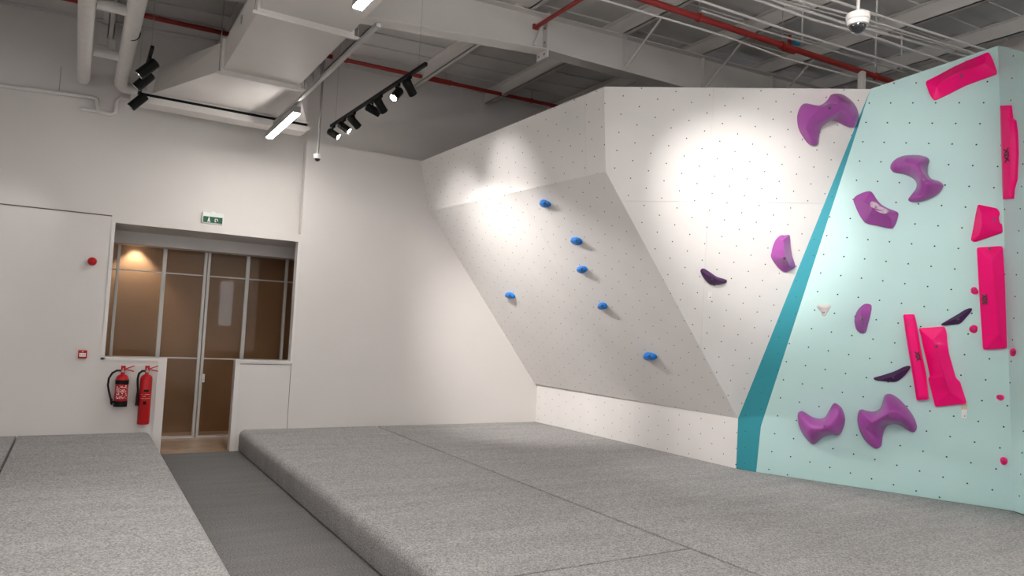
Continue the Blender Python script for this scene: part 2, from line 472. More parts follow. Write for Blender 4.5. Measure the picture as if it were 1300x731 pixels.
# tapered portal rafter with a bolted splice
YRf = 7.4
rt = lambda x: roof(x) - 0.2
raf_bot = [(-7.0, 4.62), (0.5, 4.99), (2.29, 5.156), (4.70, 5.379), (5.2, 5.381), (6.8, 5.41), (11.0, 5.55)]
rb = lambda x: float(np.interp(x, [p[0] for p in raf_bot], [p[1] for p in raf_bot]))
rafter = empty('roof_rafter', (4.7, YRf, rb(4.7)), 'deep white tapered steel roof beam with a bolted splice', kind='structure')
xs = [p[0] for p in raf_bot]
def raf_strip(name, f0, f1, y0, y1, xa, xb):
    xx = [xa] + [x for x in xs if xa < x < xb] + [xb]
    poly = [(x, y0, f0(x)) for x in xx] + [(x, y0, f1(x)) for x in xx[::-1]]
    return finish(name, prism(bmesh.new(), poly, (0, y1 - y0, 0)), 'steel', rafter)
XS = 4.72
for xa, xb in ((XL, XS - 0.012), (XS + 0.012, XR)):
    raf_strip('web', rb, rt, YRf - 0.006, YRf + 0.006, xa, xb)
    raf_strip('bottom_flange', rb, lambda x: rb(x) + 0.016, YRf - 0.11, YRf + 0.11, xa, xb)
    raf_strip('top_flange', lambda x: rt(x) - 0.014, rt, YRf - 0.11, YRf + 0.11, xa, xb)
sp = finish('splice_plate', B(XS - 0.012, XS + 0.012, YRf - 0.115, YRf + 0.115, rb(XS) - 0.09, rt(XS) + 0.02), 'steel', rafter)
for dy in (-0.06, 0.06):
    for dz in (-0.045, 0.10, 0.28):
        finish('bolt', lathe(bmesh.new(), (XS - 0.012, YRf + dy, rb(XS) + dz), (-1, 0, 0), [(0.016, 0), (0.016, 0.014), (0, 0.014)], 6), 'galv', sp)
finish('splice_gusset', prism(bmesh.new(), [(XS - 0.012, YRf - 0.04, rt(XS) - 0.05), (XS - 0.012, YRf - 0.07, rt(XS) - 0.05), (XS - 0.15, YRf - 0.07, rb(XS) + 0.03), (XS - 0.15, YRf - 0.04, rb(XS) + 0.03)], (-0.03, 0, 0)), 'steel', rafter)
for x in (5.98, 7.44, 8.90):
    finish('web_stiffener', B(x - 0.006, x + 0.006, YRf - 0.07, YRf + 0.07, rb(x) + 0.016, rt(x) - 0.014), 'steel', rafter)
for x in (5.90, 7.36, 8.82):
    finish('fly_brace', T([(x + 0.08, YRf - 0.07, rb(x) + 0.05), (x + 0.06, YRf - 0.78, roof(x) - 0.19)], 0.016, 6), 'steel', rafter)

# ================================================================== CLIMBING WALL
A0 = ony(534, 205, YB); A1 = ony(545, 268, YB); A2 = ony(679, 487, YB); A3 = ony(679, 535, YB)
A3[2] = ZM
base = [onz(*p, ZM) for p in ((679, 535), (934, 594.5), (960, 599), (1287, 648.5), (1300, 653.0))]
A3 = base[0].copy(); A3[1] = YB
k_ = base[1] - base[0]
D = onpl(937, 531, base[0], np.array([k_[1], -k_[0], 0]))
def pn(a, b, c): return np.cross(b - a, c - a)
nO = pn(A1, A2, D); B1 = onpl(769, 218, A1, nO)
nU = pn(A0, A1, B1); B0 = onpl(767, 110, A1, nU)
nW = pn(B0, B1, D); TT = onpl(1105, 113, B1, nW)
nM = pn(base[2], base[3], TT)
E_ = onpl(966, 541, TT, nM); G = onpl(1267, 58, TT, nM)
nR = pn(base[3], base[4], G)
base5 = base[3] + (base[4] - base[3]) / np.linalg.norm(base[4] - base[3]) * 1.6
_q = onpl(1300, 66, G, nR) - G; Q1 = G + _q / np.linalg.norm(_q) * 1.6
class Plane:
    def __init__(s, p, n):
        n = n / np.linalg.norm(n)
        if (CAM - p) @ n < 0: n = -n
        s.p, s.n = np.array(p), n
        s.u = np.cross([0, 0, 1.0], n); s.u /= np.linalg.norm(s.u)
        s.v = np.cross(n, s.u)
    def px(s, x, y, h=0.0): return onpl(x, y, s.p + s.n * h, s.n)
    def uv(s, q): d = np.array(q) - s.p; return np.array([d @ s.u, d @ s.v])
    def at(s, uv, h=0.0): return s.p + s.u * uv[0] + s.v * uv[1] + s.n * h
PO, PU, PW, PM, PR = Plane(A1, nO), Plane(A1, nU), Plane(B1, nW), Plane(TT, nM), Plane(G, nR)
PK = Plane(base[0], np.array([k_[1], -k_[0], 0]))
PT = Plane(D, pn(D, E_, TT)); PTl = Plane(D, pn(D, E_, base[2]))

cw = empty('wall_climbing', (base[1][0], base[1][1], 0), 'angular climbing wall of white, teal and mint painted plywood', kind='structure')
def clip(poly, a, n):
    out = []
    for i in range(len(poly)):
        p, q = poly[i], poly[(i+1) % len(poly)]
        dp, dq = (p - a) @ n, (q - a) @ n
        if dp >= 0: out.append(p)
        if (dp > 0) != (dq > 0) and abs(dp - dq) > 1e-9: out.append(p + (q - p) * dp / (dp - dq))
    return out
def panel(name, pl, pts, material, label=None, th=0.018):
    """one plywood sheet: polygon in the plane with thickness behind it and a metric UV map"""
    poly = [pl.uv(p) for p in pts] if len(pts[0]) == 3 else pts
    bm = bmesh.new(); uvl = bm.loops.layers.uv.new('UVMap')
    a = [bm.verts.new(V(pl.at(p))) for p in poly]; b = [bm.verts.new(V(pl.at(p, -th))) for p in poly]
    fs = [bm.faces.new(a), bm.faces.new(b[::-1])]
    for i in range(len(a)):
        j = (i+1) % len(a); fs.append(bm.faces.new((a[i], b[i], b[j], a[j])))
    for f in bm.faces:
        for l in f.loops:
            uv = pl.uv(np.array(l.vert.co)); l[uvl].uv = (uv[0], uv[1])
    o = finish(name, bm, material, cw)
    if label: o['label'] = label
    return o
def split(poly, cuts, gap=0.0022):
    """cut a 2d polygon by lines (a, b); returns the pieces with a thin joint between them"""
    polys = [poly]
    for a, b in cuts:
        d = (b - a) / np.linalg.norm(b - a); n = np.array([-d[1], d[0]])
        new = []
        for p in polys:
            for s in (1, -1):
                c = clip(p, a + n * s * gap / 2, n * s)
                if len(c) > 2: new.append(c)
        polys = new
    return polys
def pxuv(pl, *ps): return [pl.uv(pl.px(*p)) for p in ps]
# upper band
for piece in split([PU.uv(p) for p in (A0, B0, B1, A1)], [pxuv(PU, (742, 121), (745, 222)), pxuv(PU, (640, 160), (650, 245))]):
    panel('plywood_sheet', PU, piece, 'cwhite')
# main overhang
for piece in split([PO.uv(p) for p in (A1, B1, D, A2)], [pxuv(PO, (657, 243), (806, 508))]):
    panel('plywood_sheet', PO, piece, 'cwhite')
# kicker
for piece in split([PK.uv(p) for p in (A2, D, base[1], A3)], [pxuv(PK, (806, 509), (806, 565))]):
    panel('plywood_sheet', PK, piece, 'cwhite')
# tall white facet with sheet joints
for piece in split([PW.uv(p) for p in (B0, TT, D, B1)], [pxuv(PW, (795, 255), (1040, 258)), pxuv(PW, (906, 111), (890, 440))]):
    panel('plywood_sheet', PW, piece, 'cwhite')
panel('teal_sheet', PT, [TT, E_, D], 'cteal', 'teal painted strip facet')
panel('teal_sheet', PTl, [D, E_, base[2], base[1]], 'cteal', 'teal painted kicker panel')
panel('mint_sheet', PM, [TT, G, base[3], base[2], E_], 'cmint', 'pale mint painted facet')
panel('mint_sheet', PR, [G, Q1, base5, base[3]], 'cmint', 'pale mint return facet')
base6 = np.array([10.9, -1.5, ZM]); PN = Plane(base5, pn(base5, base6, Q1))
Q2 = base6 + np.array([-0.2, -0.2, 4.4]); Q2 = Q2 - PN.n * ((Q2 - PN.p) @ PN.n)
panel('mint_sheet', PN, [Q1, Q2, base6, base5], 'cmint', 'pale mint facet beyond the return')
bm = bmesh.new()
prism(bm, [B0 + [0.02, 0.03, -0.005], TT + [0.02, 0.03, -0.005], TT + [0.35, 0.35, -0.005], A0 + [3.2, -0.02, 0.0], A0 + [0.02, -0.01, -0.005]], (0, 0, -0.03))
finish('top_capping', bm, 'plyedge', cw)
pst = depth(1094, 100, 9.35)
struct('wall_post', B(pst[0] - 0.035, pst[0] + 0.035, pst[1] - 0.035, pst[1] + 0.035, 4.2, float(depth(1094, 91, 9.35)[2])), 'steel', label='short white steel post rising behind the climbing wall')

# ================================================================== CRASH MATS
def crash_mat(name, poly, label, soft=(), r=0.007, rs=0.085, group=None):
    """foam slab under carpet; soft: indices of top edges with the big rounded nose"""
    bm = bmesh.new()
    n = len(poly)
    a = [bm.verts.new((x, y, 0.0)) for x, y in poly]; b = [bm.verts.new((x, y, ZM)) for x, y in poly]
    bm.faces.new(a[::-1]); bm.faces.new(b)
    for i in range(n):
        bm.faces.new((a[i], a[(i+1) % n], b[(i+1) % n], b[i]))
    bm.edges.ensure_lookup_table()
    se = [bm.edges.get((b[i], b[(i+1) % n])) for i in soft]
    oe = [bm.edges.get((b[i], b[(i+1) % n])) for i in range(n) if i not in soft]
    lo = [bm.edges.get((a[i], a[(i+1) % n])) for i in soft]
    if se: bmesh.ops.bevel(bm, geom=se, offset=rs, segments=7, affect='EDGES', profile=0.5)
    oe = [e for e in oe if e.is_valid]
    if oe: bmesh.ops.bevel(bm, geom=oe, offset=r, segments=2, affect='EDGES', profile=0.5)
    lo = [e for e in lo if e.is_valid]
    if lo: bmesh.ops.bevel(bm, geom=lo, offset=0.03, segments=3, affect='EDGES', profile=0.5)
    o = finish(name, bm, 'carpet', smooth=50)
    return tag(o, label, 'mat', group)
SX, SY = 4.17, 4.08
gp = 0.011
gs = 0.017
crash_mat('crash_mat', [(2.105, SY + gp), (SX - gs, SY + gp), (SX - gs, YB - 0.012), (2.105, YB - 0.012)],
          'long grey carpeted crash mat with rounded edge, from the aisle to the partition wall', soft=(3,))
crash_mat('crash_mat', [(2.105, -3.0), (SX - gs, -3.0), (SX - gs, SY - gp), (2.105, SY - gp)],
          'grey carpeted crash mat at the aisle, beyond the cross seam from the partition wall', soft=(3,))
b2 = lambda i: (float(base[i][0]) - 0.012, float(base[i][1]))
crash_mat('crash_mat', [(SX + gs, YB - 0.012), (SX + gs, -3.0), (6.2, -3.0), (float(base5[0]) - 0.05, float(base5[1]) + 0.05), (float(base[3][0]) - 0.02, float(base[3][1]) + 0.01), b2(2), b2(1), (float(base[0][0]) - 0.012, YB - 0.012)],
          'grey carpeted crash mat along the foot of the climbing wall')
crash_mat('crash_mat', [(-0.535 + gp, -3.0), (0.965, -3.0), (0.965, YB - 0.015), (-0.535 + gp, YB - 0.015)],
          'grey carpeted crash mat under the two fire extinguishers', soft=(1,))
crash_mat('crash_mat', [(-4.6, -3.0), (-0.535 - gp, -3.0), (-0.535 - gp, YB - 0.015), (-4.6, YB - 0.015)],
          'grey carpeted crash mat with a side seam, left of the mat under the extinguishers')

# ================================================================== HOLDS
def cr_closed(P, sub):
    out = []; n = len(P)
    for i in range(n):
        p0, p1, p2, p3 = P[i-1], P[i], P[(i+1) % n], P[(i+2) % n]
        for s in range(sub):
            t = s / sub
            out.append(0.5*((2*p1) + (-p0+p2)*t + (2*p0-5*p1+4*p2-p3)*t*t + (-p0+3*p1-3*p2+p3)*t**3))
    return out
def round_poly(P, r, sub=4):
    out = []; n = len(P)
    for i in range(n):
        a, p, b = P[i-1], P[i], P[(i+1) % n]
        da = min(r, np.linalg.norm(a-p)*0.4); db = min(r, np.linalg.norm(b-p)*0.4)
        s = p + (a-p)/np.linalg.norm(a-p)*da; e = p + (b-p)/np.linalg.norm(b-p)*db
        for k in range(sub+1):
            t = k/sub; out.append((1-t)**2*s + 2*t*(1-t)*p + t*t*e)
    # resample long edges
    res = []
    for i in range(len(out)):
        p, q = out[i], out[(i+1) % len(out)]
        res.append(p); L = np.linalg.norm(q-p)
        m = int(L / 0.06)
        for k in range(1, m+1): res.append(p + (q-p)*k/(m+1))
    return res
def near_spine(S, q):
    """nearest point on a 3-component polyline (u, v, h)"""
    best = None
    if len(S) == 1: return S[0]
    for a, b in zip(S, S[1:]):
        d = b[:2]-a[:2]; L = d @ d
        t = 0 if L < 1e-9 else min(1, max(0, ((q-a[:2]) @ d)/L))
        p = a + (b-a)*t; dd = np.linalg.norm(p[:2]-q)
        if best is None or dd < best[0]: best = (dd, p)
    return best[1]
def relief(name, pl, outline, spine, material, edge=0.02, prof='round', sub=5, rounding=None, rings=9, smooth=40, shrink=0.0, parent=None):
    """a climbing hold: outline (pixels) on the wall plane, rising to a ridge spine (x, y, height)"""
    P = [pl.uv(pl.px(*p, edge)) for p in outline]
    P = cr_closed(P, sub) if rounding is None else round_poly(P, rounding)
    S = [np.append(pl.uv(pl.px(x, y, h)), h) for x, y, h in spine]
    bm = bmesh.new(); loops = []
    cen = sum(P) / len(P)
    loops.append([bm.verts.new(V(pl.at(p + (cen - p) * shrink, 0.0005))) for p in P])
    N = [near_spine(S, p) for p in P]
    for k in range(rings + 1):
        t = k / rings
        if prof == 'round': hz = sin(pi/2*t) ** 0.9
        elif prof == 'lin': hz = t
        elif prof == 'flat': hz = min(1.0, t / 0.45)
        elif prof == 'dome': hz = math.sqrt(max(0, 1-(1-t)**2))
        else: hz = t ** prof
        tt = min(t, 0.985)
        loops.append([bm.verts.new(V(pl.at(p + (s[:2] - p) * tt, edge + (s[2] - edge) * hz))) for p, s in zip(P, N)])
    n = len(P)
    for a, b in zip(loops, loops[1:]):
        for i in range(n):
            j = (i+1) % n; bm.faces.new((a[i], a[j], b[j], b[i]))
    try: bm.faces.new(loops[-1])
    except ValueError: pass
    bm.faces.new(loops[0][::-1])
    bmesh.ops.remove_doubles(bm, verts=bm.verts[:], dist=0.0006)
    return finish(name, bm, material, parent, smooth=smooth)
def bolt(o, pl, x, y, h):
    c = pl.px(x, y, h)
    b = finish('bolt', lathe(bmesh.new(), c - pl.n*0.02, pl.n, [(0.013, 0), (0.013, 0.022), (0.006, 0.022), (0.006, 0.014), (0, 0.014)], 10), 'boltdark', o)
    return b
def mark(o, pl, x, y, h, size, rot, text='XIX'):
    cu = bpy.data.curves.new('mark', 'FONT'); cu.body = text; cu.size = size; cu.align_x = 'CENTER'; cu.align_y = 'CENTER'
    cu.extrude = 0.0015; cu.offset = 0.003
    t = bpy.data.objects.new('mark', cu); COL.objects.link(t)
    me = bpy.data.meshes.new_from_object(t.evaluated_get(bpy.context.evaluated_depsgraph_get()))
    bpy.data.objects.remove(t); bpy.data.curves.remove(cu)
    c = pl.px(x, y, h); R3 = Matrix(((*[float(v) for v in pl.u],), (*[float(v) for v in pl.v],), (*[float(v) for v in pl.n],))).transposed()
    me.transform(Matrix.Translation(V(c)) @ R3.to_4x4() @ Matrix.Rotation(rot, 4, 'Z'))
    me.materials.clear(); me.materials.append(MT['ink'])
    m_ = link('printed_mark', me, o); m_['label'] = 'small black printed letters'
    return m_
def z8(ox, oy, s, pts): return [(ox + x / s, oy + y / s) for x, y in pts]

# --- purple holds
PG = 'large purple holds on the climbing wall'
h = relief('purple_hold', PW, z8(1000, 105, 8.12, [(110,380),(118,310),(150,240),(195,213),(255,230),(318,238),(380,215),(425,175),(460,125),(510,110),(575,125),(650,175),(710,255),(728,345),(715,420),(690,455),(640,458),(585,435),(530,405),(470,390),(410,400),(365,440),(335,500),(322,570),(312,635),(270,648),(225,630),(165,550),(125,470)]),
           [(1023,163,0.135),(1031,148,0.203),(1041,138,0.257),(1054,131,0.284),(1066,132,0.257),(1076,140,0.189),(1083,150,0.121)], 'purple', edge=0.03, smooth=60)
tag(h, 'big purple saddle shaped hold near the top of the white facet beside the teal strip', 'climbing hold', PG); bolt(h, PW, 1054, 137, 0.277)
h = relief('purple_hold', PM, z8(1120, 185, 9.02, [(92,245),(110,195),(165,145),(240,115),(330,105),(430,108),(510,130),(538,165),(525,210),(515,265),(525,330),(570,380),(640,402),(688,430),(695,465),(660,525),(590,580),(500,620),(410,640),(330,638),(298,615),(330,565),(380,500),(395,440),(375,395),(320,350),(240,320),(150,305),(105,280)]),
           [(1138,211,0.095),(1150,206,0.176),(1163,210,0.243),(1171,222,0.270),(1174,233,0.243),(1172,242,0.176),(1170,249,0.108)], 'purple', edge=0.03, smooth=60)
tag(h, 'purple S-curved saddle hold high on the mint facet', 'climbing hold', PG); bolt(h, PM, 1173, 228, 0.263)
h = relief('purple_hold', PM, z8(1074, 230, 10.15, [(95,240),(130,190),(220,145),(300,128),(340,150),(400,240),(470,310),(560,355),(640,385),(672,415),(655,500),(625,570),(595,603),(540,600),(400,570),(280,545),(230,515),(170,430),(120,320)]),
           [(1097,256,0.135),(1108,264,0.203),(1121,268,0.203),(1131,277,0.121)], 'purple', edge=0.025, prof='lin', smooth=32)
tag(h, 'purple chevron hold with a chalked grip on the mint facet', 'climbing hold', PG); bolt(h, PM, 1112, 263, 0.203)
ch = relief('chalk_patch', PM, [(1106,256),(1112,257),(1118,262),(1127,267),(1124,271),(1118,270),(1110,266),(1105,261)], [(1112,262,.205),(1120,267,.200)], 'chalk', edge=0.19, prof='lin', parent=h)
ch['label'] = 'chalk dusted grip patch'
h = relief('purple_hold', PW, z8(960, 285, 10.44, [(208,440),(215,360),(240,265),(280,190),(335,145),(390,145),(435,138),(448,160),(458,290),(480,420),(518,545),(495,585),(440,615),(395,630),(345,612),(280,550)]),
           [(994,305,0.121),(996,318,0.203),(998,328,0.230),(1003,338,0.108)], 'purple', edge=0.02, prof='lin', smooth=28)
tag(h, 'purple shell shaped hold low on the white facet by the teal strip', 'climbing hold', PG); bolt(h, PW, 996, 328, 0.223)
h = relief('purple_hold', PW, z8(880, 330, 12.18, [(122,185),(130,150),(160,135),(200,148),(280,200),(370,260),(450,285),(510,305),(523,325),(510,350),(460,370),(380,385),(290,385),(230,350),(160,265)]),
           [(893,345,.05),(902,352,.11),(910,356,.10),(920,357,.05)], 'purpledk', edge=0.02, smooth=50)
tag(h, 'small dark purple wing hold above a paper tag on the white facet', 'climbing hold', PG); bolt(h, PW, 904, 354, 0.105)
h = relief('purple_hold', PM, z8(1000, 490, 7.22, [(92,300),(95,250),(120,230),(160,250),(220,285),(290,300),(345,280),(385,215),(410,170),(432,158),(480,190),(510,245),(522,315),(505,390),(470,450),(410,445),(345,460),(290,495),(250,530),(210,525),(150,455),(105,370)]),
           [(1018,530,0.095),(1030,543,0.189),(1042,544,0.243),(1053,538,0.230),(1061,528,0.162),(1065,520,0.095)], 'purple', edge=0.03, smooth=60)
tag(h, 'purple U-shaped saddle hold low on the mint facet nearest the teal strip', 'climbing hold', PG); bolt(h, PM, 1047, 541, 0.240)
h = relief('purple_hold', PM, z8(1000, 490, 7.22, [(640,330),(645,250),(668,215),(720,228),(790,235),(840,210),(865,165),(885,95),(915,72),(970,85),(1040,140),(1110,220),(1160,300),(1182,370),(1172,410),(1145,422),(1095,400),(1040,365),(980,348),(920,360),(885,400),(865,470),(855,545),(825,572),(785,565),(720,510),(670,430)]),
           [(1100,545,0.108),(1108,537,0.203),(1118,531,0.270),(1129,524,0.297),(1139,524,0.243),(1150,532,0.176),(1158,541,0.095)], 'purple', edge=0.03, smooth=60)
tag(h, 'purple three-lobed saddle hold low on the mint facet below the dark blades', 'climbing hold', PG); bolt(h, PM, 1127, 528, 0.294)
h = relief('purple_hold', PM, z8(1070, 370, 4.567, [(68,155),(85,110),(120,75),(150,72),(165,85),(160,130),(145,190),(130,238),(105,240),(80,220),(70,190)]),
           [(1093,395,0.081),(1094,405,0.149),(1096,417,0.095)], 'purple', edge=0.02, prof='lin', smooth=30)
tag(h, 'small purple half-moon hold in the middle of the mint facet', 'climbing hold', PG); bolt(h, PM, 1095, 405, 0.142)
BG = 'thin dark purple blade holds'
h = relief('blade_hold', PM, z8(1070, 370, 4.567, [(570,190),(600,170),(660,135),(710,105),(740,96),(748,108),(715,150),(680,185),(640,192),(590,196)]),
           [(1201,409,.04),(1216,404,.08),(1228,396,.04)], 'purpledk', edge=0.015, prof='lin', smooth=35)
tag(h, 'thin dark purple blade hold above the pink hourglass hold', 'climbing hold', BG); bolt(h, PM, 1216, 405, 0.075)
h = relief('blade_hold', PM, z8(1070, 370, 4.567, [(180,500),(230,485),(300,462),(350,438),(383,430),(390,445),(355,490),(310,522),(260,522),(195,515)]),
           [(1118,482,.04),(1134,478,.08),(1148,470,.04)], 'purpledk', edge=0.015, prof='lin', smooth=35)
tag(h, 'thin dark purple blade hold touching the narrow pink bar hold', 'climbing hold', BG); bolt(h, PM, 1134, 479, 0.075)

# --- pink holds
KG = 'large pink faceted holds'
h = relief('pink_hold', PM, z8(1160, 50, 8.125, [(118,435),(250,370),(400,288),(530,228),(650,180),(775,125),(820,215),(862,340),(845,358),(640,432),(520,478),(330,575),(205,630),(160,560)]),
           [(1189,111,.06),(1202,100,.15),(1217,92,.17),(1234,86,.16),(1250,80,.08)], 'pink', edge=0.03, prof='lin', rounding=0.03, smooth=30)
tag(h, 'pink ridged slab hold under the top edge of the mint facet', 'climbing hold', KG); bolt(h, PM, 1220, 96, 0.155)
h = relief('pink_hold', PM, z8(1220, 250, 10.44, [(222,97),(480,150),(520,215),(500,262),(515,345),(548,362),(553,470),(180,598),(128,575),(160,420),(195,220)]),
           [(1246,270,.10),(1247,284,.15),(1243,298,.10)], 'pink', edge=0.02, prof='lin', rounding=0.02, smooth=28)
tag(h, 'pink chipped block hold beside the corner above the longest pink hold', 'climbing hold', KG); bolt(h, PM, 1262, 279, 0.06)
h = relief('pink_hold', PM, [(1240,314),(1273,312),(1275.5,350),(1278.5,442),(1248,444),(1243,370)],
           [(1259,332,.10),(1264,380,.12),(1269,424,.10)], 'pink', edge=0.035, prof='lin', rounding=0.025, smooth=28)
tag(h, 'longest pink rectangular hold with black lettering at the corner of the mint facet', 'climbing hold', KG)
mark(h, PM, 1249.5, 380, 0.087, 0.062, radians(-86)); bolt(h, PM, 1256, 315.5, 0.06)
h = relief('pink_hold', PM, z8(1070, 370, 4.567, [(350,133),(412,131),(425,185),(452,340),(482,480),(498,625),(428,632),(410,520),(385,370),(362,230)]),
           [(1156,410,.07),(1164,455,.08),(1170,498,.07)], 'pink', edge=0.05, prof='flat', rounding=0.015, smooth=30)
tag(h, 'narrow pink bar hold beside the pink hourglass hold', 'climbing hold', KG)
mark(h, PM, 1165, 452, 0.084, 0.058, radians(-78)); bolt(h, PM, 1153, 411, 0.07)
h = relief('pink_hold', PM, z8(1070, 370, 4.567, [(440,212),(590,202),(602,240),(605,290),(615,360),(655,500),(680,525),(718,645),(705,652),(535,668),(495,505),(505,490),(485,400),(470,340),(455,270)]),
           [(1184,432,.08),(1190,452,.14),(1199,478,.15),(1205,497,.08)], 'pink', edge=0.03, prof='lin', rounding=0.02, smooth=28)
tag(h, 'pink hourglass shaped faceted hold above a taped paper tag', 'climbing hold', KG); bolt(h, PM, 1189, 440, 0.11)
h = relief('pink_hold', PR, [(1269.5,134),(1281,133.5),(1283,150),(1287,153),(1289,168),(1290,195),(1288.5,228),(1285,240),(1284,252),(1273,253),(1271,190)],
           [(1276,146,.05),(1280,190,.07),(1279,238,.05)], 'pink', edge=0.03, prof='flat', rounding=0.01, smooth=28)
tag(h, 'pink curved bar hold on the return facet around the corner', 'climbing hold', KG)
mark(h, PR, 1277.5, 197, 0.072, 0.085, radians(-88))
SG = 'small pink screw-on footholds'
def knob(pl, x, y, rx, ry, hh, label, name='pink_foothold', material='pink', group=SG, tilt=0.0):
    pts = []
    for k in range(10):
        a = 2*pi*k/10; r = 1 + 0.12*sin(2*a + x) + 0.05*cos(3*a + y)
        dx, dy = rx*r*cos(a), ry*r*sin(a)
        pts.append((x + dx*cos(tilt) - dy*sin(tilt), y + dx*sin(tilt) + dy*cos(tilt)))
    o = relief(name, pl, pts, [(x - rx*0.12, y - ry*0.1, hh)], material, edge=0.008, prof='dome', sub=3, rings=6, smooth=45)
    bolt(o, pl, x - rx*0.12, y - ry*0.1, hh)
    return tag(o, label, 'foothold', group)
knob(PM, 1237, 369, 5.2, 4.4, 0.045, 'small pink foothold against the upper left edge of the longest pink hold')
knob(PM, 1236, 417.5, 6.0, 4.6, 0.045, 'small pink foothold right of the upper dark blade hold')
knob(PR, 1286, 447, 3.4, 4.8, 0.045, 'small pink foothold on the return facet below the longest pink hold')
knob(PM, 1270, 504.5, 4.6, 4.2, 0.045, 'small pink foothold right of the pink hourglass hold')
knob(PM, 1274.5, 585, 5.4, 4.6, 0.045, 'lowest small pink foothold, just above the mat')

# --- blue holds on the overhang
UG = 'small blue footholds on the overhang'
for x, y, rx, ry, tl, lb in ((692, 258.5, 6.5, 4.6, 0.25, 'dark blue foothold just under the crease of the overhang, highest of the blue ones'),
                             (732, 306, 7.2, 4.4, 0.55, 'blue foothold on the overhang, second from the crease'),
                             (739, 342, 6.8, 4.0, 0.3, 'blue foothold on the overhang, third from the crease'),
                             (647.5, 375, 6.0, 3.6, 0.15, 'pale lit blue foothold on the overhang, closest to the white partition'),
                             (765, 388.5, 6.8, 3.6, 0.15, 'blue foothold on the overhang, second lowest of its line'),
                             (825, 452.5, 8.0, 5.2, 0.2, 'largest blue foothold low on the overhang, closest to the mat')):
    knob(PO, x, y, rx, ry, 0.075, lb, 'blue_foothold', 'blue', UG, tl)
# --- white triangular hold and paper tags
h = relief('white_hold', PM, z8(1030, 375, 20.9, [(135,290),(190,240),(340,245),(480,250),(525,275),(470,370),(395,470),(375,545),(330,560),(285,540),(260,440),(190,360)]),
           [(1041,389,.035),(1045.5,390,.05),(1050,389.5,.035)], 'holdwhite', edge=0.015, prof='lin', rounding=0.01, smooth=35)
tag(h, 'small white triangular hold on the mint facet near the teal strip', 'climbing hold'); bolt(h, PM, 1045.5, 396, 0.03)
def paper_tag(pl, x0, y0, x1, y1, label, tape):
    t = empty('paper_tag', pl.px((x0+x1)/2, y1, 0), label, 'tag')
    q = [pl.px(x0, y0, .004), pl.px(x1, y0, .004), pl.px(x1 - .6, y1, .004), pl.px(x0 - .6, y1, .012)]
    finish('card', prism(bmesh.new(), q, pl.n*0.0015), 'paper', t)
    if tape:
        q = [pl.px(x0 - .8, y0 - 4, .003), pl.px(x1 + .3, y0 - 4.5, .003), pl.px(x1 + .3, y0 + 1.5, .006), pl.px(x0 - .6, y0 + 1.5, .006)]
        finish('tape', prism(bmesh.new(), q, pl.n*0.001), 'tape', t)
    finish('printed_line', prism(bmesh.new(), [pl.px(x1 - 3.2, y1 - 3.6, .0095), pl.px(x1 - 2.0, y1 - 3.6, .0095), pl.px(x1 - 2.2, y1 - 2.4, .0095), pl.px(x1 - 3.4, y1 - 2.4, .0095)], pl.n*0.001), 'ink', t)
paper_tag(PW, 898.8, 370, 904.3, 380.3, 'small white paper tag under the dark purple wing hold', False)
paper_tag(PM, 1221, 518, 1227.5, 531, 'small white paper tag taped below the pink hourglass hold', True)

# ================================================================== FIRE SAFETY
def at_wall(x, y, off=0.0): return ony(x, y, YB - off)
